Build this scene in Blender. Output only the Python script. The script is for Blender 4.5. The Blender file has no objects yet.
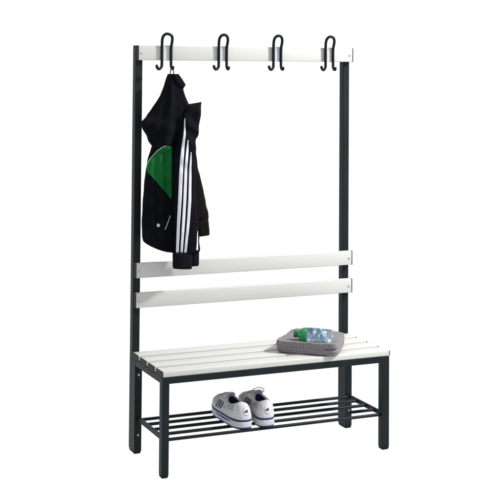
import bpy, bmesh, math, random
from mathutils import Vector, Matrix, noise
from mathutils.bvhtree import BVHTree

random.seed(7)
scene = bpy.context.scene
COL = scene.collection
PI = math.pi

# ------------------------------------------------------------------ camera
CX, CY, F = 191.796, 13.083, 1219.24          # principal point and focal length for a 500 px frame
YAW, PITCH, ROLL = 0.3915, 0.0385, 0.0091
CAM = Vector((-1.6951, -4.3654, 1.5882))
FW = Vector((math.sin(YAW) * math.cos(PITCH), math.cos(YAW) * math.cos(PITCH), math.sin(PITCH)))
_r = Vector((math.cos(YAW), -math.sin(YAW), 0)); _u = _r.cross(FW)
RT = _r * math.cos(ROLL) + _u * math.sin(ROLL)
UP = _u * math.cos(ROLL) - _r * math.sin(ROLL)

def ray(u, v):
    return (FW + RT * ((u - CX) / F) - UP * ((v - CY) / F)).normalized()

def at(u, v, y):
    d = ray(u, v)
    return CAM + d * ((y - CAM.y) / d.y)

cam_data = bpy.data.cameras.new('camera')
cam = bpy.data.objects.new('camera', cam_data); COL.objects.link(cam)
cam_data.sensor_width = 36; cam_data.sensor_fit = 'HORIZONTAL'
cam_data.lens = F / 500 * 36
cam_data.shift_x = (250 - CX) / 500
cam_data.shift_y = (CY - 250) / 500
cam_data.clip_start = 0.05; cam_data.clip_end = 2000
m = Matrix((RT, UP, -FW)).transposed().to_4x4(); m.translation = CAM
cam.matrix_world = m
scene.camera = cam

# ------------------------------------------------------------------ materials
def S(r, g, b):
    f = lambda c: (c / 255 / 12.92) if c / 255 <= .04045 else ((c / 255 + .055) / 1.055) ** 2.4
    return (f(r), f(g), f(b), 1)

class Mat:
    """a principled material with a noise-varied base colour, roughness and fine bump"""
    def __init__(self, name, col, rough=.5, spec=.5, vary=.06, vscale=12, bump=0, bscale=200, stretch=None,
                 metallic=0, sheen=0, coat=0, rvary=.06):
        self.m = bpy.data.materials.new(name); self.m.use_nodes = True
        nt = self.m.node_tree; self.nt = nt
        p = nt.nodes['Principled BSDF']; self.p = p
        p.inputs['Roughness'].default_value = rough
        p.inputs['Specular IOR Level'].default_value = spec
        p.inputs['Metallic'].default_value = metallic
        p.inputs['Sheen Weight'].default_value = sheen
        p.inputs['Coat Weight'].default_value = coat
        tc = nt.nodes.new('ShaderNodeTexCoord'); mp = nt.nodes.new('ShaderNodeMapping')
        nt.links.new(tc.outputs['Object'], mp.inputs['Vector'])
        if stretch: mp.inputs['Scale'].default_value = stretch
        self.vec = mp.outputs['Vector']
        n = nt.nodes.new('ShaderNodeTexNoise'); n.inputs['Scale'].default_value = vscale
        n.inputs['Detail'].default_value = 5; nt.links.new(self.vec, n.inputs['Vector'])
        cr = nt.nodes.new('ShaderNodeValToRGB')
        cr.color_ramp.elements[0].position = .3; cr.color_ramp.elements[1].position = .7
        cr.color_ramp.elements[0].color = tuple(c * (1 - vary) for c in col[:3]) + (1,)
        cr.color_ramp.elements[1].color = tuple(min(1, c * (1 + vary)) for c in col[:3]) + (1,)
        nt.links.new(n.outputs['Fac'], cr.inputs['Fac']); nt.links.new(cr.outputs['Color'], p.inputs['Base Color'])
        self.ramp = cr
        mr = nt.nodes.new('ShaderNodeMapRange'); mr.inputs['To Min'].default_value = rough - rvary
        mr.inputs['To Max'].default_value = rough + rvary
        nt.links.new(n.outputs['Fac'], mr.inputs['Value']); nt.links.new(mr.outputs['Result'], p.inputs['Roughness'])
        if bump:
            b = nt.nodes.new('ShaderNodeBump'); b.inputs['Strength'].default_value = bump
            b.inputs['Distance'].default_value = .002
            n2 = nt.nodes.new('ShaderNodeTexNoise'); n2.inputs['Scale'].default_value = bscale
            n2.inputs['Detail'].default_value = 3
            nt.links.new(self.vec, n2.inputs['Vector'])
            nt.links.new(n2.outputs['Fac'], b.inputs['Height']); nt.links.new(b.outputs['Normal'], p.inputs['Normal'])

    def tint(self):
        self.p.inputs['Specular Tint'].default_value = (.84, .95, 1, 1)
        return self.m

M = {}
M['steel'] = Mat('anthracite_powder_coat', (.0074, .0104, .0120), .46, .115, .14, 6, .14, 900).tint()
M['steel_round'] = Mat('black_powder_coat', (.0048, .0058, .0066), .45, .12, .12, 6, .1, 900).tint()
M['foot'] = Mat('black_rubber', (.006, .007, .008), .6, .12, .1, 20).m
M['slat'] = Mat('light_grey_plastic', (.400, .404, .390), .5, .30, .018, 3, .03, 300, stretch=(1, 6, 6)).m
M['cap'] = Mat('dark_grey_plastic', (.010, .0115, .012), .5, .12, .1, 30).m
M['screw'] = Mat('zinc_screw', (.30, .31, .32), .4, .4, .05, 50, metallic=.6).m
M['plate'] = Mat('pale_blue_plate', (.39, .405, .43), .4, .3, .03, 20).m
def shadowless_floor():
    # white floor with translucency added: world light from below washes out cast shadows
    mm = Mat('shadowless_white_floor', (.9, .9, .9), .9, .0, .0, 2)
    nt = mm.nt; tr = nt.nodes.new('ShaderNodeBsdfTranslucent'); tr.inputs['Color'].default_value = (.98, .98, .98, 1)
    mx = nt.nodes.new('ShaderNodeMixShader'); mx.inputs['Fac'].default_value = .97
    nt.links.new(mm.p.outputs[0], mx.inputs[1]); nt.links.new(tr.outputs[0], mx.inputs[2])
    nt.links.new(mx.outputs[0], nt.nodes['Material Output'].inputs['Surface'])
    return mm.m
M['floor'] = shadowless_floor()
M['navy'] = Mat('navy_black_polyester', (.0027, .0029, .0049), .85, .045, .3, 30, .35, 700).m
M['brown_black'] = Mat('brown_black_polyester', (.0056, .0041, .0042), .85, .045, .3, 30, .35, 700).m
M['rib'] = Mat('ribbed_knit', (.0026, .0029, .0056), .8, .07, .2, 40, .5, 220, stretch=(4, 4, .2)).m
M['green'] = Mat('green_polyester', (.003, .080, .016), .7, .08, .16, 18, .2, 700).m
M['white_cloth'] = Mat('white_tape', (.46, .47, .52), .6, .2, .04, 60, .1, 800).m
M['loop'] = Mat('grey_loop', (.10, .104, .115), .8, .15, .05, 60).m
M['leather'] = Mat('white_leather', (.395, .397, .41), .5, .25, .10, 55, .25, 260).m
M['mesh'] = Mat('grey_shoe_mesh', (.285, .29, .31), .7, .2, .14, 60, .7, 380).m
M['sole'] = Mat('white_rubber', (.37, .374, .395), .5, .3, .05, 40, .1, 300).m
M['blue'] = Mat('royal_blue_rubber', (.007, .012, .088), .5, .2, .12, 40).m
M['lining'] = Mat('navy_lining', (.007, .009, .038), .85, .15, .2, 60, .5, 400).m
M['mark'] = Mat('black_print', (.012, .012, .02), .5, .3, .1, 40).m
M['badge'] = Mat('white_badge', (.45, .45, .47), .4, .4, .03, 40).m
M['thread'] = Mat('grey_blue_trim', (.16, .18, .24), .6, .2, .1, 60).m
M['lace'] = Mat('grey_lace', (.36, .36, .35), .7, .2, .08, 80, .4, 500).m
tw = Mat('grey_terry', (.160, .154, .162), .95, .05, .26, 240, 1.0, 520, sheen=.1)
M['towel'] = tw.m

def bottle_material(name, col, rough=.03, trans=1.0, ior=1.38, vary=.03, vscale=20):
    mm = Mat(name, col, rough, .5, vary, vscale, rvary=.01)
    mm.p.inputs['Transmission Weight'].default_value = trans
    mm.p.inputs['IOR'].default_value = ior
    return mm.m
M['pet'] = bottle_material('clear_blue_plastic', (.80, .92, .98))
M['water'] = bottle_material('water', (.80, .93, .99), .0, 1, 1.33)
M['pet_green'] = bottle_material('green_plastic', (.012, .30, .075), .12, .45, 1.45, .7, 90)
M['cap_green'] = Mat('dark_green_cap', (.004, .06, .035), .35, .5, .1, 40).m

def label_mat():
    """clear film printed in patches of dull blue, teal and white; the white also paints in highlights"""
    mm = Mat('printed_film', (.07, .2, .42), .2, .5, .1, 40)
    nt = mm.nt; e = mm.ramp.color_ramp; n = nt.nodes['Noise Texture']
    n.inputs['Scale'].default_value = 75; n.inputs['Detail'].default_value = 3
    e.interpolation = 'CONSTANT'
    e.elements[0].position = 0; e.elements[0].color = (.05, .14, .24, 1)
    e.elements[1].position = .43; e.elements[1].color = (.14, .28, .42, 1)
    x = e.elements.new(.52); x.color = (.30, .45, .52, 1)
    x = e.elements.new(.61); x.color = (.80, .83, .86, 1)  # white print, also standing in for highlights on the bottle
    n2 = nt.nodes.new('ShaderNodeTexNoise'); n2.inputs['Scale'].default_value = 52; n2.inputs['Detail'].default_value = 2
    nt.links.new(mm.vec, n2.inputs['Vector'])
    r = nt.nodes.new('ShaderNodeMapRange'); r.inputs['From Min'].default_value = .44; r.inputs['From Max'].default_value = .52
    r.inputs['To Min'].default_value = .04; r.inputs['To Max'].default_value = .62
    nt.links.new(n2.outputs['Fac'], r.inputs['Value'])
    tr = nt.nodes.new('ShaderNodeBsdfTransparent'); tr.inputs['Color'].default_value = (.86, .94, .98, 1)
    mx = nt.nodes.new('ShaderNodeMixShader')
    nt.links.new(r.outputs['Result'], mx.inputs['Fac']); nt.links.new(tr.outputs[0], mx.inputs[1]); nt.links.new(mm.p.outputs[0], mx.inputs[2])
    nt.links.new(mx.outputs[0], nt.nodes['Material Output'].inputs['Surface'])
    return mm.m
M['label'] = label_mat()

# ------------------------------------------------------------------ helpers
def origin(o):
    v = Vector((0, 0, 0))
    while o is not None:
        v += o.location; o = o.parent
    return v

def obj(name, bm, mats, parent=None, smooth=False, world=True, auto=None, loc=None):
    """link a bmesh as one mesh object; world=True: its vertices are in world space"""
    if not isinstance(mats, (list, tuple)): mats = [mats]
    off = Vector((0, 0, 0))
    if world and parent is not None: off = origin(parent)
    if loc is not None:                       # own origin at loc (world)
        o_loc = Vector(loc) - off
        bmesh.ops.translate(bm, verts=bm.verts, vec=-Vector(loc))
    else:
        o_loc = Vector((0, 0, 0))
        bmesh.ops.translate(bm, verts=bm.verts, vec=-off)
    bmesh.ops.recalc_face_normals(bm, faces=bm.faces)
    me = bpy.data.meshes.new(name); bm.to_mesh(me); bm.free()
    for mm in mats: me.materials.append(mm)
    if smooth:
        for f in me.polygons: f.use_smooth = True
        if auto is not None: me.set_sharp_from_angle(angle=math.radians(auto))
    o = bpy.data.objects.new(name, me); COL.objects.link(o)
    o.location = o_loc
    if parent is not None: o.parent = parent
    return o

def thing(name, label, cat, loc=(0, 0, 0), rotz=0, group=None):
    o = bpy.data.objects.new(name, None); COL.objects.link(o)
    o.location = loc; o.rotation_euler = (0, 0, rotz); o.empty_display_size = .1
    o['label'] = label; o['category'] = cat
    if group: o['group'] = group
    return o

def box(x0, x1, y0, y1, z0, z1, bev=0, seg=2, bm=None):
    b = bmesh.new()
    r = bmesh.ops.create_cube(b, size=1)
    for v in b.verts:
        v.co = Vector((x0 if v.co.x < 0 else x1, y0 if v.co.y < 0 else y1, z0 if v.co.z < 0 else z1))
    if bev: bmesh.ops.bevel(b, geom=list(b.edges), offset=bev, segments=seg, profile=.5, affect='EDGES')
    if bm is not None:
        me = bpy.data.meshes.new('tmp'); b.to_mesh(me); b.free(); bm.from_mesh(me); bpy.data.meshes.remove(me)
        return bm
    return b

def smooth_path(pts, n=8):
    pts = [Vector(p) for p in pts]; out = []
    for i in range(len(pts) - 1):
        p0 = pts[max(0, i - 1)]; p1 = pts[i]; p2 = pts[i + 1]; p3 = pts[min(len(pts) - 1, i + 2)]
        for k in range(n):
            t = k / n
            out.append(.5 * ((2 * p1) + (p2 - p0) * t + (2 * p0 - 5 * p1 + 4 * p2 - p3) * t * t + (3 * p1 - p0 - 3 * p2 + p3) * t ** 3))
    out.append(pts[-1]); return out

def tube(path, r, seg=14, bm=None, round_ends=True):
    b = bm or bmesh.new()
    pts = [Vector(p) for p in path]
    rad = [r] * len(pts)
    if round_ends:
        d0 = (pts[0] - pts[1]).normalized(); d1 = (pts[-1] - pts[-2]).normalized()
        hs, ts = [], []
        for k in range(1, 5):
            a = k / 4 * PI / 2 * .96
            hs.insert(0, (pts[0] + d0 * r * math.sin(a), r * math.cos(a)))
            ts.append((pts[-1] + d1 * r * math.sin(a), r * math.cos(a)))
        pts = [h[0] for h in hs] + pts + [t[0] for t in ts]
        rad = [h[1] for h in hs] + rad + [t[1] for t in ts]
    n = len(pts); tan = []
    for i in range(n):
        tan.append((pts[min(n - 1, i + 1)] - pts[max(0, i - 1)]).normalized())
    ref = Vector((0, 0, 1)) if abs(tan[0].z) < .9 else Vector((0, 1, 0))
    nrm = tan[0].cross(ref).normalized(); rings = []
    for i in range(n):
        if i: nrm = (tan[i - 1].rotation_difference(tan[i]) @ nrm).normalized()
        bi = tan[i].cross(nrm)
        rings.append([b.verts.new(pts[i] + (nrm * math.cos(2 * PI * k / seg) + bi * math.sin(2 * PI * k / seg)) * rad[i]) for k in range(seg)])
    for i in range(n - 1):
        for k in range(seg):
            b.faces.new((rings[i][k], rings[i][(k + 1) % seg], rings[i + 1][(k + 1) % seg], rings[i + 1][k]))
    b.faces.new(rings[0][::-1]); b.faces.new(rings[-1])
    return b

def lathe(profile, seg=40):
    """revolve (x, r) pairs about the local X axis"""
    b = bmesh.new(); rings = []
    for x, r in profile:
        rings.append([b.verts.new((x, r * math.cos(2 * PI * k / seg), r * math.sin(2 * PI * k / seg))) for k in range(seg)])
    for i in range(len(rings) - 1):
        for k in range(seg):
            b.faces.new((rings[i][k], rings[i][(k + 1) % seg], rings[i + 1][(k + 1) % seg], rings[i + 1][k]))
    b.faces.new(rings[0][::-1]); b.faces.new(rings[-1])
    return b

def disc(center, normal, r, h, seg=20, bm=None):
    c = Vector(center); n = Vector(normal).normalized()
    return tube_flat(c, c + n * h, r, seg, bm)

def tube_flat(a, b_, r, seg=20, bm=None):
    b = bm or bmesh.new()
    d = (b_ - a).normalized(); ref = Vector((0, 0, 1)) if abs(d.z) < .9 else Vector((1, 0, 0))
    n = d.cross(ref).normalized(); bi = d.cross(n); rings = []
    for p, rr in ((a, r), (a + (b_ - a) * .65, r), (b_, r * .8)):
        rings.append([b.verts.new(p + (n * math.cos(2 * PI * k / seg) + bi * math.sin(2 * PI * k / seg)) * rr) for k in range(seg)])
    for i in range(2):
        for k in range(seg):
            b.faces.new((rings[i][k], rings[i][(k + 1) % seg], rings[i + 1][(k + 1) % seg], rings[i + 1][k]))
    b.faces.new(rings[0][::-1]); b.faces.new(rings[-1])
    return b

# ------------------------------------------------------------------ setting
def ground():
    b = bmesh.new()
    bmesh.ops.create_circle(b, cap_ends=True, segments=96, radius=60)
    o = obj('ground', b, M['floor'])
    o['kind'] = 'structure'; o['label'] = 'plain white floor under the bench, lit through from below to clear shadows'
ground()

# ------------------------------------------------------------------ the bench
bench = thing('cloakroom_bench', 'tall cloakroom bench with dark steel frame, pale slats, coat hooks and shoe shelf', 'bench', (.5, .18, 0))
L = 1.0
ZS, ZB = .3799, .3547          # top and underside of the seat frame
PF, PB = .3386, .3728          # front and back of the tall posts
LF = .3055                     # front of the thicker lower part of the posts
PT = 1.641                     # post top
W = .0305

def post(x0, x1):
    p = obj('back_post', box(x0, x1, PF, PB, ZS - .06, PT, .0026, 3), M['steel'], bench)
    obj('lower_sleeve', box(x0 - .0003, x1 + .0003, LF, PB + .0004, .012, ZS - .0008, .0026, 3), M['steel'], p)
    obj('foot_cap', foot(x0 + .0003, x1 - .0003, LF + .0003, PB - .0003, .0115), M['foot'], p)
    obj('top_cap', box(x0 - .0006, x1 + .0006, PF - .0006, PB + .0006, PT + .0002, PT + .005, .0018), M['foot'], p)
    xm = (x0 + x1) / 2
    for z in (.3175, .078):
        obj('bolt', disc((xm, LF + .0002, z), (0, -1, 0), .0048, .0035), M['screw'], p, True, auto=40)

def foot(x0, x1, y0, y1, h):
    """a domed plastic end cap under a square tube"""
    b = bmesh.new(); rings = []
    cx, cy, hx, hy = (x0 + x1) / 2, (y0 + y1) / 2, (x1 - x0) / 2, (y1 - y0) / 2
    for z, k in ((h, 1), (h * .62, .985), (h * .34, .92), (h * .14, .8), (0, .62)):
        ring = []
        for i in range(32):
            a = 2 * PI * i / 32; c, s = math.cos(a), math.sin(a)
            e = .22
            ring.append(b.verts.new((cx + hx * k * math.copysign(abs(c) ** e, c), cy + hy * k * math.copysign(abs(s) ** e, s), z)))
        rings.append(ring)
    for i in range(len(rings) - 1):
        for k in range(32):
            b.faces.new((rings[i][k], rings[i][(k + 1) % 32], rings[i + 1][(k + 1) % 32], rings[i + 1][k]))
    b.faces.new(rings[0]); b.faces.new(rings[-1])
    return b

post(0, W); post(L - W, L)

for x0, x1 in ((0, W - .001), (L - .0345, L)):
    lg = obj('front_leg', box(x0, x1, 0, .0305, .0115, ZS, .0022, 3), M['steel'], bench)
    obj('foot_cap', foot(x0 + .0003, x1 - .0003, .0003, .0302, .011), M['foot'], lg)
obj('front_beam', box(W - .006, L - .030, .0003, .0296, ZB, ZS - .0003, .0013), M['steel'], bench)
for x0, x1 in ((.0004, W - .002), (L - W + .002, L - .0004)):
    obj('side_beam', box(x0, x1, .024, LF + .004, ZB, ZS - .0003, .0013), M['steel'], bench)
obj('rear_beam', box(W + .0004, L - W - .0004, LF + .004, PF - .004, ZB, ZS - .0006, .002), M['steel'], bench)

# seat slats
def slat_bm(x0, x1, y0, y1, z0, z1, bev=.0032):
    return box(x0, x1, y0, y1, z0, z1, bev, 3)
PITCH_S, SW, ST = .0905, .0675, .0225
for k in range(4):
    y0 = k * PITCH_S + .0002
    sl = obj('seat_slat', slat_bm(.0025, L - .0005, y0, y0 + SW, ZS + .0004, ZS + ST), M['slat'], bench, True, auto=50)
    for xa, xb in ((-.0008, .0022), (L - .0002, L + .0028)):
        obj('end_cap', box(xa, xb, y0 + .0004, y0 + SW - .0004, ZS + .0008, ZS + ST - (.0016 if xa > .5 else .0002), .0012), M['cap'], sl)

# rails across the posts
RT_ = .0219
def rail(name, z0, z1):
    r = obj(name, box(.0055, L + .0035, PF - RT_, PF - .0004, z0, z1, .0028, 3), M['slat'], bench, True, auto=50)
    for xa, xb in ((.0022, .0052), (L + .0038, L + .0068)):
        obj('end_cap', box(xa, xb, PF - RT_ - .0004, PF - .0002, z0 - .0004, z1 + .0004, .0012), M['cap'], r)
    for x in (.0165, L - .0105):
        s = obj('screw', disc((x, PF - RT_ + .0004, (z0 + z1) / 2 - .002), (0, -1, 0), .0042, .0024), M['screw'], r, True, auto=40)
    return r
rail('backrest_rail', .702, .762)
rail('backrest_rail', .582, .642)
rail('hook_rail', 1.586, 1.6461)

# shoe shelf
ZR = .142
for y in (.013, .0825, .152, .2225, .2905):
    xl, xr = .0225, L - .0255
    if y < .03: xl, xr = W - .004, L - .032
    obj('shelf_rod', tube([(xl, y, ZR), (.3, y, ZR), (.7, y, ZR), (xr, y, ZR)], .0062), M['steel_round'], bench, True, auto=60)
for x in (.0175, L - .0205):
    obj('shelf_side_bar', box(x - .005, x + .005, .029, LF + .001, ZR - .009, ZR + .009, .0015), M['steel_round'], bench)

# coat hooks
def coat_hook(xc, h=.0178):
    yw = PF - RT_ - .0065
    P = []
    # left end, curling outwards and up
    P += [(xc - h - .0285, yw - .016, 1.5630), (xc - h - .0255, yw - .0150, 1.5555), (xc - h - .0180, yw - .011, 1.5505), (xc - h - .0085, yw - .004, 1.5525),
          (xc - h - .0012, yw - .001, 1.5615), (xc - h, yw, 1.577)]
    P += [(xc - h, yw, 1.60), (xc - h, yw, 1.63), (xc - h - .0004, yw - .001, 1.655), (xc - h - .0006, yw - .0035, 1.670), (xc - h + .0006, yw - .007, 1.681)]
    # arch, leaning out over the rail
    P += [(xc - h + .0060, yw - .010, 1.6900), (xc - h + .0150, yw - .0115, 1.6945), (xc - h + .0260, yw - .0115, 1.6935), (xc + h - .0022, yw - .0105, 1.6865), (xc + h + .0016, yw - .008, 1.6745),
          (xc + h + .0018, yw - .0045, 1.6610), (xc + h + .0006, yw - .0015, 1.648)]
    P += [(xc + h, yw, 1.63), (xc + h, yw, 1.60), (xc + h, yw, 1.577), (xc + h + .0002, yw - .0015, 1.5620), (xc + h + .0007, yw - .006, 1.5540), (xc + h + .0016, yw - .0125, 1.5515),
          (xc + h + .0020, yw - .0165, 1.5545), (xc + h + .0022, yw - .0175, 1.5580)]
    w = obj('coat_hook', tube(smooth_path(P, 6), .0059, 14), M['steel_round'], bench, True)
    obj('mounting_plate', box(xc - h + .002, xc + h - .002, yw + .0040, yw + .0063, 1.5845, 1.6476, .001), M['plate'], w)
for xc, h in ((.1244, .0202), (.3770, .0180), (.6316, .0178), (.8840, .0184)): coat_hook(xc, h)

# ------------------------------------------------------------------ the jacket
jx = at(172.5, 72, .285)
jacket = thing('tracksuit_jacket', 'navy black tracksuit jacket with green panel and white sleeve stripes hanging from left hook', 'jacket', (jx.x, jx.y, .80))

def interp_rows(rows, n):
    seg = [0]
    for a, b in zip(rows, rows[1:]):
        seg.append(seg[-1] + abs(b[0] - a[0]) + abs(b[2] - a[2]) + .3 * (abs(b[1] - a[1]) + abs(b[3] - a[3])) + .01)
    T = seg[-1]; out = []
    for i in range(n):
        t = T * i / (n - 1); k = 0
        while k < len(rows) - 2 and seg[k + 1] < t: k += 1
        f = (t - seg[k]) / (seg[k + 1] - seg[k])
        out.append([a + (b - a) * f for a, b in zip(rows[k], rows[k + 1])])
    for _ in range(1):
        out = [out[0]] + [[(a + 2 * b + c) / 4 for a, b, c in zip(out[i - 1], out[i], out[i + 1])] for i in range(1, n - 1)] + [out[-1]]
    return out

def loft(bm, rows, n=70, seg=56, fold=None, p=.75, cap=True):
    """rows: (vL, uL, vR, uR, depth centre, half depth) traced at the cloth's own distance"""
    R_ = interp_rows(rows, n); rings = []
    for i, (vl, ul, vr, ur, yc, hd) in enumerate(R_):
        A, B = at(ul, vl, yc), at(ur, vr, yc); ring = []
        for k in range(seg):
            a = 2 * PI * k / seg; c, s = math.cos(a), math.sin(a)
            cx = math.copysign(abs(c) ** p, c); sy = math.copysign(abs(s) ** p, s)
            P = A.lerp(B, (1 + cx) / 2); P.y = yc + hd * sy
            if fold: P = P + fold(P, i / (n - 1), cx, sy)
            ring.append(bm.verts.new(P))
        rings.append(ring)
    for i in range(n - 1):
        for k in range(seg):
            bm.faces.new((rings[i][k], rings[i][(k + 1) % seg], rings[i + 1][(k + 1) % seg], rings[i + 1][k]))
    if cap:
        bm.faces.new(rings[0]); bm.faces.new(rings[-1])
    return bm

HK = at(172.5, 66, .275)
def fold_yoke(P, t, cx, sy):
    d = P - HK
    ph = math.atan2(d.x, -d.z + .02)
    w = min(1, t * 2.2)
    a = .0065 * w * (math.sin(ph * 17 + .6) + .6 * math.sin(ph * 31 + 2)) + .006 * w * noise.noise(P * 16)
    a += .0045 * math.sin(P.z * 95 + P.x * 55 + 4 * noise.noise(P * 9)) * max(0, t - .35) * (1 - abs(cx) ** 3)
    e = noise.noise(Vector((P.z * 34, 5, cx))) * .0032 * w
    return Vector((.25 * a + e * abs(cx) ** 2, a, 0))
def fold_torso(P, t, cx, sy):
    a = .006 * math.sin(P.x * 150 + P.z * 9 + 1) * (1 - .4 * t) + .007 * noise.noise(P * 11 + Vector((3, 1, 2)))
    a += .0035 * math.sin((P.z * 70) + P.x * 60) * max(0, 1 - abs(t - .3) * 3)
    return Vector((.0022 * noise.noise(P * 24), a * (1 - abs(cx) ** 4), 0))
def fold_sleeve(P, t, cx, sy):
    a = .0055 * noise.noise(Vector((P.x * 26, 2.0, P.z * 9))) + .005 * math.sin(P.z * 78 + P.x * 70 + 1.2 + 3 * noise.noise(P * 8)) * max(0, 1 - abs(t - .22) * 2.6)
    a += .0035 * math.sin(P.z * 105 - P.x * 50) * max(0, (t - .72) / .28)
    return Vector((.0026 * noise.noise(Vector((cx, 1, P.z * 26))), a, 0))

body_bm = bmesh.new()
yoke = [(74, 168, 74, 178, .275, .010), (76, 167.3, 76, 179.2, .275, .016), (80, 166, 80, 180.6, .274, .022), (89, 163.4, 89, 182.7, .272, .028),
        (95, 161.2, 96, 184.6, .271, .030), (103, 156, 103, 188, .270, .033), (110, 151.2, 108, 190, .269, .034), (113, 149.0, 110, 191, .268, .035), (117, 146.6, 113, 191, .268, .035),
        (119.6, 143.4, 118, 191, .267, .036), (121.6, 140.9, 121, 190, .267, .036), (124, 141.0, 124, 190, .267, .036), (127.4, 142.2, 128, 189, .267, .036), (134, 146, 135, 188, .267, .036),
        (142, 149.4, 142, 187, .267, .035), (147, 153, 147, 185, .268, .030), (151, 160, 151, 180, .270, .020)]
loft(body_bm, yoke, 80, 64, fold_yoke)
torso = [(138, 154, 138, 186, .276, .024), (146, 152.4, 146, 186, .276, .028), (155, 149.4, 155, 185, .276, .030), (162, 147.4, 162, 184, .276, .031),
         (172, 145.8, 172, 183, .277, .031), (184, 144.6, 184, 182, .277, .030), (218, 142.1, 218, 180, .278, .028), (237, 142.3, 240, 179, .279, .026),
         (241.6, 143.4, 248, 178, .279, .025), (245.2, 148.4, 251.4, 178, .279, .022), (248.2, 154, 252.2, 178, .279, .018), (250.6, 160.5, 252.6, 178, .279, .012), (252, 166, 252.8, 178, .279, .007)]
loft(body_bm, torso, 90, 64, fold_torso)
body_tmp = body_bm.copy(); body_tmp.normal_update()
body = obj('body', body_bm, M['navy'], jacket, True)

col_bm = bmesh.new()
loft(col_bm, [(73.8, 173.0, 74.2, 178.4, .262, .010), (77, 172.6, 77.4, 180.6, .260, .013), (81, 173.2, 81.2, 183.2, .258, .014), (84.6, 174.2, 84.9, 185.5, .257, .014),
              (87.0, 174.8, 87.0, 184.2, .257, .012), (89.2, 175.6, 89.4, 182.6, .259, .006)], 30, 32,
     lambda P, t, cx, sy: Vector((0, .003 * math.sin(P.x * 170 + P.z * 120), 0)), .6)
obj('collar', col_bm, M['navy'], jacket, True)

# far sleeve, brown black, behind the striped one
bs_bm = bmesh.new()
loft(bs_bm, [(128, 184, 126, 193, .280, .014), (138, 184, 137, 194, .281, .018), (147, 184, 146, 194.4, .282, .020), (161, 184.5, 161, 196.2, .283, .021), (197, 186.5, 197, 204.4, .284, .021),
             (216, 188.5, 214.5, 208, .285, .021), (219.4, 189, 217.6, 208.6, .285, .020)], 70, 44, fold_sleeve)
rear = obj('sleeve', bs_bm, M['brown_black'], jacket, True)
rear['label'] = 'plain brown black sleeve behind the striped one'
cf = bmesh.new()
loft(cf, [(219.0, 190.2, 217.4, 208.0, .285, .0175), (222, 191.5, 220, 208.2, .285, .018), (233, 195, 231.6, 209.0, .285, .018), (236.4, 196.6, 234.8, 208.9, .285, .016)], 24, 44,
     lambda P, t, cx, sy: Vector((0, .0018 * math.sin(P.x * 420), 0)))
cfo = obj('cuff', cf, M['brown_black'], rear, True)

# near sleeve with the stripes
fs_bm = bmesh.new()
loft(fs_bm, [(104.6, 187.2, 102.0, 201.9, .247, .006), (106.2, 185.6, 102.9, 201.7, .246, .015), (110.5, 183.2, 109, 200.6, .243, .023), (125, 180, 125, 198.7, .240, .026),
             (136.6, 177.6, 136.6, 197.0, .234, .028), (139, 177, 139, 195.7, .232, .028), (150, 175, 150, 194.9, .228, .030), (170, 173, 170, 194.2, .225, .032),
             (200, 172.5, 200, 195.6, .227, .032), (233, 174, 233, 198.2, .236, .029), (248, 174.4, 247, 199.2, .241, .026), (253, 174.6, 251, 199.0, .241, .023)], 110, 64, fold_sleeve)
fs_tmp = fs_bm.copy(); fs_tmp.normal_update()
sleeve = obj('sleeve', fs_bm, M['navy'], jacket, True)
sleeve['label'] = 'navy sleeve with white stripes hanging in front'
c2 = bmesh.new()
ribf = lambda P, t, cx, sy: Vector((0, .0014 * math.sin(P.x * 520) + .002 * math.sin(P.x * 60), 0))
loft(c2, [(252.4, 173.7, 251.8, 192.5, .239, .018), (254, 173.2, 253.6, 192, .239, .0195), (266.6, 173.3, 266.8, 191.7, .239, .0195), (268.6, 173.8, 268.7, 191.2, .239, .016)], 24, 56, ribf)
loft(c2, [(251.6, 189, 250.4, 198.4, .253, .013), (254, 189, 252.8, 198.8, .253, .015), (264, 190, 263.8, 198.5, .253, .015), (266.2, 190.3, 265.6, 198.2, .253, .012)], 20, 40, ribf)
obj('cuff', c2, M['rib'], sleeve, True)

def patch(name, rows, bmesh_src, mat, parent, nu=8, nv=60, off=.0013, label=None):
    """a piece of cloth sewn on: rows (v, uL, uR) traced, laid on the surface of the part under it"""
    tree = BVHTree.FromBMesh(bmesh_src); b = bmesh.new(); g = []
    for i in range(nv):
        t = (len(rows) - 1) * i / (nv - 1); k = min(int(t), len(rows) - 2); f = t - k
        v, ul, ur = [a + (c - a) * f for a, c in zip(rows[k], rows[k + 1])]
        line = []
        for j in range(nu + 1):
            u = ul + (ur - ul) * j / nu; hit = None
            for s in range(24):
                loc, nrm, idx, dist = tree.ray_cast(CAM, ray(u + s * .12, v))
                if loc is not None: hit = (loc, nrm); break
            if hit is None:
                hit = (at(u, v, .25), Vector((0, -1, 0)))
            loc, nrm = hit
            if nrm.y > 0: nrm = -nrm
            line.append(b.verts.new(loc + nrm * off))
        g.append(line)
    for i in range(nv - 1):
        for j in range(nu):
            b.faces.new((g[i][j], g[i][j + 1], g[i + 1][j + 1], g[i + 1][j]))
    o = obj(name, b, mat, parent, True)
    mod = o.modifiers.new('thickness', 'SOLIDIFY'); mod.thickness = .0012; mod.offset = 0
    if label: o['label'] = label
    return o

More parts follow.
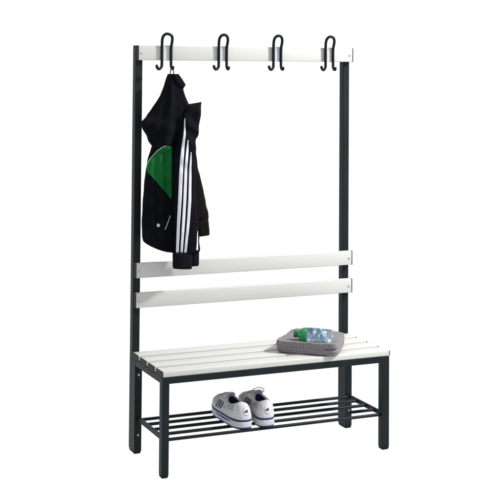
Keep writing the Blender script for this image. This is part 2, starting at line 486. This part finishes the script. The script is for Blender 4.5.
patch('green_panel', [(146.2, 165.6, 171.8), (148.5, 161.0, 172), (152, 156.2, 172), (156, 152.6, 172.2), (160, 149.7, 172.2), (164.5, 147.5, 172.3), (168.5, 146.8, 172.4), (172.4, 147.6, 172.4),
                      (176.5, 151.6, 172.4), (182, 156.6, 172.2), (187, 161.0, 172), (191, 164.5, 171.8), (195, 168.0, 171.6), (198.6, 170.9, 171.4)], body_tmp, M['green'], body, 26, 80, .0015)
patch('piping', [(145.6, 165.2, 166.4), (147.4, 161.4, 162.5), (150.3, 157.5, 158.4), (153.5, 154.3, 155.0), (157.0, 151.5, 152.1), (160.6, 149.1, 149.7), (164.5, 147.2, 147.7), (167.5, 146.6, 147.1)], body_tmp, M['white_cloth'], body, 3, 50, .0022)
patch('pocket_piping', [(215.4, 170.2, 170.9), (222.5, 167.4, 168.1), (229.6, 164.5, 165.2)], body_tmp, M['white_cloth'], body, 2, 30, .0014)
for rows in ([(118.6, 184.6, 185.2), (124, 184.2, 185.4), (135, 183.4, 185.6), (150, 181.0, 184.2), (170, 179.3, 182.9), (200, 178.1, 181.5), (225, 177.0, 179.9), (252.6, 176.1, 178.6)],
             [(140, 187.6, 188.3), (150, 186.0, 188.4), (170, 184.3, 187.2), (200, 183.1, 186.2), (225, 181.7, 184.6), (252.6, 180.3, 182.6)],
             [(152, 190.7, 191.3), (170, 188.9, 191.3), (200, 188.1, 191.1), (225, 186.5, 189.4), (252.6, 184.0, 186.4)]):
    patch('stripe', rows, fs_tmp, M['white_cloth'], sleeve, 4, 70, .0012)
patch('stripe', [(231, 197.2, 197.5), (240, 196.6, 197.8), (250.2, 196.0, 197.9)], fs_tmp, M['white_cloth'], sleeve, 3, 30, .0012)
# small white emblem over the pocket: three leaves over a short bar
em = bmesh.new(); tr = BVHTree.FromBMesh(body_tmp)
def spot(u, v, r):
    loc, nrm, i, d = tr.ray_cast(CAM, ray(u, v))
    if loc is not None:
        if nrm.y > 0: nrm = -nrm
        disc(loc - nrm * .0005, nrm, r, .0018, 14, em)
for du, dv, r in ((0, -1.0, .0040), (-.85, -.1, .0040), (.85, -.1, .0040), (-.4, .9, .0034), (.4, .9, .0034)): spot(158.2 + du, 225.3 + dv, r)
obj('emblem', em, M['white_cloth'], body, True)
# hanging loop over the hook tip
lp = bmesh.new()
hx, hy = .1244 + .0202 + .0016, PF - RT_ - .0065 - .0125
tube(smooth_path([(hx - .0075, hy + .007, 1.520), (hx - .0072, hy + .006, 1.534), (hx - .0060, hy + .0015, 1.549), (hx - .001, hy, 1.5588), (hx + .0035, hy - .0005, 1.549), (hx + .0050, hy, 1.534), (hx + .0050, hy + .004, 1.520)], 6), .0024, 10, lp)
obj('hanging_loop', lp, M['loop'], jacket, True)

# ------------------------------------------------------------------ towel
TC = Vector((.7085, .1385)); TA = -math.radians(37.5)
ZSEAT = ZS + ST + .0008
towel = bmesh.new()
def towel_mesh(b):
    n, nz = 120, 26
    HX, HY, HZ = .1275, .1170, .0262
    cache = {}
    def P(i, j, k):
        key = (i, j, k)
        if key in cache: return cache[key]
        a, c, e = 2 * i / n - 1, 2 * j / n - 1, 2 * k / nz - 1
        mx = max(abs(a), abs(c), abs(e))
        q = 7
        x, y = a, c
        # rounded plan and rounded edges
        pl = (abs(a) ** 9 + abs(c) ** 9) ** (1 / 9) / max(abs(a), abs(c), 1e-6) if max(abs(a), abs(c)) > .01 else 1
        x, y = a / pl, c / pl
        r = max(abs(a), abs(c)); z = e
        ed = (abs(r) ** 6 + abs(e) ** 2.3) 
        if ed > 1:
            s = ed ** (-1 / 6.0); x *= 1 - (1 - s) * .22; y *= 1 - (1 - s) * .22; z *= s ** 1.2
        v = Vector((x * HX, y * HY, z * HZ))
        # folded layers show as a soft groove along the side edges
        if r > .8:
            g = math.exp(-((e - .02) / .13) ** 2) * ((r - .8) / .2)
            side = 1.0 if a > .6 or c > .6 else .22
            k_ = 1 - .075 * g * side
            v.x *= k_; v.y *= k_
        top = max(0, e)
        # the far edge is bunched up, the middle sags under the bottle
        v.z += top * (.012 * math.exp(-((c - .72) / .22) ** 2) * max(0, 1 - a * a * .7) - .007 * math.exp(-((c + .55) / .26) ** 2) * max(0, 1 - a ** 4))
        v.z += top * .0025 * noise.noise(Vector((a * 2.2, c * 2.2, 3)))
        d = noise.noise(v * 40) * .0022 * (1 if e > -.9 else 0) + noise.noise(v * 330) * .0014 + noise.noise(v * 700) * .0009
        nv = Vector((x if r > .85 else 0, y if r > .85 else 0, .6 * top)).normalized() if (r > .85 or top > 0) else Vector((0, 0, 0))
        v += nv * d
        w1 = Vector((a * 1.7, c * 1.7, e * .8))
        v.x += .0040 * noise.noise(w1 + Vector((7, 0, 0))) * r; v.y += .0040 * noise.noise(w1 + Vector((0, 9, 0))) * r
        v.x += .034 * ((c + 1) / 2) ** 1.4 * (1 - a) / 2
        v.z = max(v.z, -HZ)
        cache[key] = b.verts.new(v); return cache[key]
    for i in range(n):
        for j in range(n):
            for k in (0, nz): b.faces.new((P(i, j, k), P(i + 1, j, k), P(i + 1, j + 1, k), P(i, j + 1, k)))
    for i in range(n):
        for k in range(nz):
            for j in (0, n): b.faces.new((P(i, j, k), P(i + 1, j, k), P(i + 1, j, k + 1), P(i, j, k + 1)))
            for j in (0, n): b.faces.new((P(j, i, k), P(j, i + 1, k), P(j, i + 1, k + 1), P(j, i, k + 1)))
    return HZ
hz_ = towel_mesh(towel)
t_o = obj('towel', towel, M['towel'], None, True)
t_o.location = (TC.x, TC.y, ZSEAT + hz_); t_o.rotation_euler = (0, 0, TA)
t_o['label'] = 'folded grey terry towel lying on the bench slats under the bottle'; t_o['category'] = 'towel'

# ------------------------------------------------------------------ bottle
b0, b1 = Vector((.6195, .1180, .4755)), Vector((.7480, .0215, .4735))
bottle = thing('water_bottle', 'clear blue plastic water bottle with green neck lying on the grey towel', 'bottle')
ax = (b1 - b0); blen = ax.length
mb = Matrix.Translation(b0) @ ax.to_track_quat('X', 'Z').to_matrix().to_4x4()
bottle.matrix_world = mb
def ribbed(x0, x1, r, n, amp):
    return [(x0 + (x1 - x0) * i / n, r - amp * (.5 - .5 * math.cos(2 * PI * i / 6))) for i in range(n + 1)]
k = blen
pr = [(.055, .0215), (.0556, .0278), (.066, .0284), (.072, .0286)] + ribbed(.076, k - .012, .0286, 48, .0016) + [(k - .008, .0275), (k - .004, .0245), (k - .001, .019), (k, .012)]
obj('shell', lathe(pr), M['pet'], bottle, True, world=False)
ins = [(x + (.001 if x < .06 else 0) - (.0012 if x > k - .01 else 0), r - .0011) for x, r in pr]
obj('neck', lathe([(.0145, .0128), (.017, .0128), (.0185, .0155), (.0200, .0155), (.0212, .0140), (.024, .0165), (.029, .0212), (.034, .0248), (.040, .0270), (.050, .0284), (.0545, .0286), (.0548, .0210)]), M['pet_green'], bottle, True, world=False)
obj('cap', lathe([(0, .009), (.0006, .0125), (.002, .0140)] + [(.002 + .011 * i / 10, .0142 + (.0004 if i % 2 else 0)) for i in range(11)] + [(.0140, .0120)]), M['cap_green'], bottle, True, world=False)
obj('label_band', lathe([(.0560, .0282), (.0562, .0293), (.1380, .0293), (.1382, .0282)]), M['label'], bottle, True, world=False)

# ------------------------------------------------------------------ trainers
def shoe(loc, rot, label, side):
    root = thing('trainer', label, 'shoe', loc, rot, 'pair of white trainers on the shelf')
    LEN = .277
    bend = lambda f: side * .012 * math.sin(PI * min(1, max(0, f)) * .95)
    spring = lambda y: .014 * max(0, (y / LEN - .72) / .28) ** 1.8
    hp = [(0, 0), (.018, .0035), (.0295, .014), (.0362, .034), (.0385, .062), (.0385, .10), (.0415, .145), (.0465, .185), (.0478, .213), (.0435, .243), (.0325, .264), (.017, .2745)]
    ctrl = hp + [(0, .277)] + [(-x, y) for x, y in reversed(hp[1:])]
    NC = len(ctrl); fine = []
    for i in range(NC):
        p0, p1, p2, p3 = [Vector((*ctrl[(i + d) % NC], 0)) for d in (-1, 0, 1, 2)]
        for q in range(16):
            t = q / 16
            fine.append(.5 * ((2 * p1) + (p2 - p0) * t + (2 * p0 - 5 * p1 + 4 * p2 - p3) * t * t + (3 * p1 - p0 - 3 * p2 + p3) * t ** 3))
    cum = [0]
    for a, b_ in zip(fine, fine[1:] + fine[:1]): cum.append(cum[-1] + (b_ - a).length)
    NT = 200; outl = []; k_ = 0
    for i in range(NT):
        d = cum[-1] * i / NT
        while cum[k_ + 1] < d: k_ += 1
        f = (d - cum[k_]) / max(1e-9, cum[k_ + 1] - cum[k_])
        outl.append(fine[k_].lerp(fine[(k_ + 1) % len(fine)], f))
    nrm = []
    for i in range(NT):
        d = (outl[(i + 1) % NT] - outl[i - 1]).normalized(); nrm.append(Vector((d.y, -d.x, 0)))
    def ring_at(grow, z):
        out = []
        for p_, n_ in zip(outl, nrm):
            q_ = p_ + n_ * grow
            out.append(Vector((q_.x + bend(p_.y / LEN), q_.y, z + spring(p_.y))))
        return out
    def slab(z0, z1, grow, bev_z=.002, waist=0):
        b = bmesh.new(); rings = []
        for z, g_ in ((z0, grow - .0016), (z0 + bev_z, grow), ((z0 + z1) / 2, grow - waist), (z1 - bev_z, grow), (z1, grow - .0016)):
            rings.append([b.verts.new(v) for v in ring_at(g_, z)])
        for a, c in zip(rings, rings[1:]):
            for q in range(NT): b.faces.new((a[q], a[(q + 1) % NT], c[(q + 1) % NT], c[q]))
        b.faces.new(rings[0]); b.faces.new(rings[-1])
        return b
    obj('outsole', slab(0, .0065, .001), M['blue'], root, True, world=False, auto=40)
    obj('midsole', slab(.0067, .0285, .0034, .004, .0012), M['sole'], root, True, world=False, auto=50)
    obj('foxing_stripe', slab(.0287, .0360, .0022), M['blue'], root, True, world=False, auto=40)
    # upper: from the sole edge over to the collar ring, round the rim and down inside
    Z0, NV = .0335, 44
    rc0 = Vector((bend(.3), .086, 0))
    b = bmesh.new(); base = ring_at(-.0002, Z0); cols = []
    for i in range(NT):
        th = 2 * PI * i / NT
        c, sn = -math.cos(th), math.sin(th)              # c: -1 heel, +1 throat
        rg = Vector((bend(.3) + .0270 * math.copysign(abs(sn) ** .85, sn), .086 + .060 * c, 0))
        toe = max(0, c); heel = max(0, -c)
        zr = .0800 + .0165 * heel ** 2 + .016 * toe ** 2.5
        col = []
        O = base[i]
        for v in range(NV + 1):
            a = v / NV * PI / 2
            pf = 1 - math.cos(a) ** (1.0 + .15 * toe)
            zf = math.sin(a) ** (.95 - .25 * toe)
            zf = zf * (1 - .22 * toe ** 2) + .22 * toe ** 2 * pf
            P_ = O.lerp(rg, pf); z0_ = O.z
            P_.z = z0_ + (zr - z0_) * zf
            # seams of the panels press in a little
            f_ = v / NV; q_ = abs(math.sin(th)); mat_ = 0; lift = 0
            y_ = P_.y / LEN
            if toe > .80 and .16 < f_ < .74: mat_ = 2                                  # mesh toe box
            elif .38 < y_ < .80 and .30 < f_ < .62 and toe < .86: mat_ = 2             # mesh side
            elif .14 < y_ < .33 and .34 < f_ < .72: mat_ = 2                           # padded ankle panel
            if mat_ == 0: lift = .0017
            if f_ > .86: lift = .0030 * math.sin((f_ - .86) / .14 * PI)                # padded collar
            if abs(y_ - .355) < .012 and f_ > .1: lift = .0024                         # seam of the heel counter
            P_.z += .0012 * noise.noise(Vector((P_.x * 70, P_.y * 70, 4)))
            out_ = (P_ - Vector((rc0.x, .13 if c > 0 else .07, .03))).normalized()
            P_ += out_ * (lift + .0012 * noise.noise(P_ * 55) + .0006 * noise.noise(P_ * 160)) * min(1, v / 2)
            col.append((P_, mat_))
        rc = Vector((bend(.3), .086, 0))
        def ins(f, z): 
            q_ = rc + (rg - rc) * f; q_.z = z; return q_
        col += [(ins(.965, zr + .0022), 0), (ins(.90, zr + .0022), 0), (ins(.84, zr - .001), 1), (ins(.80, zr - .012), 1), (ins(.84, .066), 1), (ins(.80, .052), 1), (ins(.4, .050), 1)]
        cols.append([(b.verts.new(p_), m_) for p_, m_ in col])
    nr = len(cols[0])
    for i in range(NT):
        A_, B_ = cols[i], cols[(i + 1) % NT]
        for v in range(nr - 1):
            f = b.faces.new((A_[v][0], B_[v][0], B_[v + 1][0], A_[v + 1][0])); f.material_index = A_[v][1]
    f = b.faces.new([c[-1][0] for c in cols]); f.material_index = 1
    src = b.copy(); bmesh.ops.recalc_face_normals(src, faces=src.faces); src.normal_update()
    up = obj('upper', b, [M['leather'], M['lining'], M['mesh']], root, True, world=False)
    tree = BVHTree.FromBMesh(src)
    # tongue
    tg = bmesh.new(); g = []
    for i in range(13):
        f = i / 12; line = []
        for j in range(9):
            e = j / 8 * 2 - 1
            line.append(tg.verts.new((bend(.36) + e * (.0175 + .003 * (1 - f)), .151 - .012 * f - .006 * f * f, .085 + .027 * f - .007 * e * e)))
        g.append(line)
    for i in range(12):
        for j in range(8): tg.faces.new((g[i][j], g[i][j + 1], g[i + 1][j + 1], g[i + 1][j]))
    to = obj('tongue', tg, M['mesh'], root, True, world=False)
    mo = to.modifiers.new('thickness', 'SOLIDIFY'); mo.thickness = .006
    # laces: rows across the throat and a loop standing up
    for q in range(5):
        s = .56 + q * .042; y = s * LEN; pts = []
        for j in range(9):
            e = j / 8 * 2 - 1
            o_ = Vector((bend(s) + e * .024, y + .004 * e, .25)); loc_, n_, i_, d_ = tree.ray_cast(o_, Vector((0, 0, -1)))
            if loc_ is not None: pts.append(loc_ + Vector((0, 0, .002)))
        if len(pts) > 3: obj('lace', tube(pts, .0026, 8), M['lace'], root, True, world=False)
    bow = [(-.020, .150, .094), (-.026, .143, .103), (-.022, .136, .113), (-.010, .132, .119), (.007, .131, .1195), (.020, .134, .113), (.026, .142, .103), (.021, .150, .094)]
    if side > 0: obj('lace', tube(smooth_path([(x + bend(.4), y, z) for x, y, z in bow], 6), .0017, 8), M['lace'], root, True, world=False)
    # three dark stripes on each flank
    for sd in (-1, 1):
        for q in range(3):
            st = bmesh.new(); g = []
            for i in range(11):
                f = i / 10; z = .046 + .032 * f; y0 = (.50 + q * .066) * LEN - .018 * f
                line = []
                for j in range(4):
                    yy = y0 + .0085 * j / 3
                    o_ = Vector((sd * .2, yy, z)); loc_, n_, i_, d_ = tree.ray_cast(o_, Vector((-sd, 0, 0)))
                    if loc_ is None: loc_ = Vector((sd * .04, yy, z))
                    line.append(st.verts.new(loc_ + Vector((sd * .0012, 0, .0003))))
                g.append(line)
            for i in range(10):
                for j in range(3): st.faces.new((g[i][j], g[i][j + 1], g[i + 1][j + 1], g[i + 1][j]))
            so = obj('side_stripe', st, M['mark'], root, True, world=False)
            mo = so.modifiers.new('thickness', 'SOLIDIFY'); mo.thickness = .001
    # piping along the heel counter and the toe guard
    for sd in (-1, 1):
        pts = []
        for q in range(13):
            f = q / 12; z = .045 + .044 * f; yy = (.30 + .10 * math.cos(f * 2.4)) * LEN
            loc_, n_, i_, d_ = tree.ray_cast(Vector((sd * .2, yy, z)), Vector((-sd, 0, 0)))
            if loc_ is not None: pts.append(loc_)
        if len(pts) > 4: obj('piping', tube(pts, .0013, 6), M['thread'], root, True, world=False)
        pts = []
        for q in range(15):
            f = q / 14; z = .047 + .010 * f + .006 * math.sin(f * PI); yy = (.62 + .33 * f) * LEN
            loc_, n_, i_, d_ = tree.ray_cast(Vector((sd * .2, yy, z)), Vector((-sd, 0, 0)))
            if loc_ is not None: pts.append(loc_)
        if len(pts) > 4: obj('piping', tube(pts, .0012, 6), M['thread'], root, True, world=False)
    # blue wedge let into the midsole on either side
    mid_src = slab(.0067, .0285, .0034, .004, .0012); mt = BVHTree.FromBMesh(mid_src)
    for sd in (-1, 1):
        wb = bmesh.new(); g = []
        for q in range(25):
            f = q / 24; yy = (.17 + .46 * f) * LEN; hh = .0065 * math.sin(f * PI) ** .7 + .0006
            line = []
            for z in (.0245 - hh, .0245 - hh * .5, .0245):
                loc_, n_, i_, d_ = mt.ray_cast(Vector((sd * .2, yy, z + spring(yy))), Vector((-sd, 0, 0)))
                if loc_ is None: loc_ = Vector((sd * .04, yy, z))
                line.append(wb.verts.new(loc_ + Vector((sd * .0008, 0, 0))))
            g.append(line)
        for q in range(24):
            for k in range(2): wb.faces.new((g[q][k], g[q][k + 1], g[q + 1][k + 1], g[q + 1][k]))
        wo = obj('sole_wedge', wb, M['blue'], root, True, world=False)
        mo = wo.modifiers.new('thickness', 'SOLIDIFY'); mo.thickness = .0012
    # heel badge: white disc with a small mark of three slanting bars
    def heel(x, z):
        o_ = Vector((x, -.2, z)); loc_, n_, i_, d_ = tree.ray_cast(o_, Vector((0, 1, 0)))
        return loc_ if loc_ is not None else Vector((x, .004, z))
    bc = (.003, .069)
    hb = bmesh.new(); c0 = hb.verts.new(heel(*bc) + Vector((0, -.0007, 0))); prev = []
    for rr in (.006, .011, .0155):
        ring = [hb.verts.new(heel(bc[0] + rr * .9 * math.cos(2 * PI * q / 28), bc[1] + rr * 1.1 * math.sin(2 * PI * q / 28)) + Vector((0, -.0007, 0))) for q in range(28)]
        for q in range(28):
            if prev: hb.faces.new((prev[q], prev[(q + 1) % 28], ring[(q + 1) % 28], ring[q]))
            else: hb.faces.new((c0, ring[(q + 1) % 28], ring[q]))
        prev = ring
    bo = obj('heel_badge', hb, M['badge'], root, True, world=False)
    mo = bo.modifiers.new('thickness', 'SOLIDIFY'); mo.thickness = .0009
    mk = bmesh.new()
    for q, hgt in enumerate((.0045, .0075, .0105)):
        x0 = bc[0] - .0085 + q * .0055
        vs = [mk.verts.new(heel(x0 + dx, bc[1] - .0045 + dz) + Vector((0, -.0018, 0))) for dx, dz in ((0, 0), (.0042, 0), (.0042 - .0022 * hgt / .008, hgt), (-.0022 * hgt / .008, hgt * .86))]
        mk.faces.new(vs)
    ko = obj('badge_mark', mk, M['mark'], bo, False, world=False)
    mo = ko.modifiers.new('thickness', 'SOLIDIFY'); mo.thickness = .0008
    return root
ZSH = ZR + .0062 + .0004
shoe((.354, .006, ZSH), math.radians(-3), 'white trainer with blue sole on shoe shelf, left of pair with striped side showing', -1)
shoe((.442, .000, ZSH), math.radians(-6.5), 'white trainer with blue sole on shoe shelf, right of pair seen from its heel', 1)

# ------------------------------------------------------------------ light
world = bpy.data.worlds.new('World'); scene.world = world; world.use_nodes = True
bg = world.node_tree.nodes['Background']
bg.inputs['Color'].default_value = (1, 1, 1, 1); bg.inputs['Strength'].default_value = 1.06

def area(name, loc, target, size, K):
    ld = bpy.data.lights.new(name, 'AREA'); ld.shape = 'DISK'; ld.size = size
    o = bpy.data.objects.new(name, ld); COL.objects.link(o); o.location = loc
    d = Vector(target) - Vector(loc)
    o.rotation_euler = d.to_track_quat('-Z', 'Y').to_euler()
    ld.energy = K * PI * PI * d.length ** 2
    ld.color = (1, .99, .97)
    return o
tgt = Vector((.5, .2, .6))
area('key_softbox', tgt + Vector((1.2, -.72, 1.2)).normalized() * 5.2, tgt, .52, 1.92)

scene.view_settings.view_transform = 'Standard'
scene.view_settings.look = 'None'
scene.view_settings.exposure = 0
scene.view_settings.gamma = 1
scene.render.resolution_x = 1024; scene.render.resolution_y = 1024
scene.cycles.max_bounces = 10
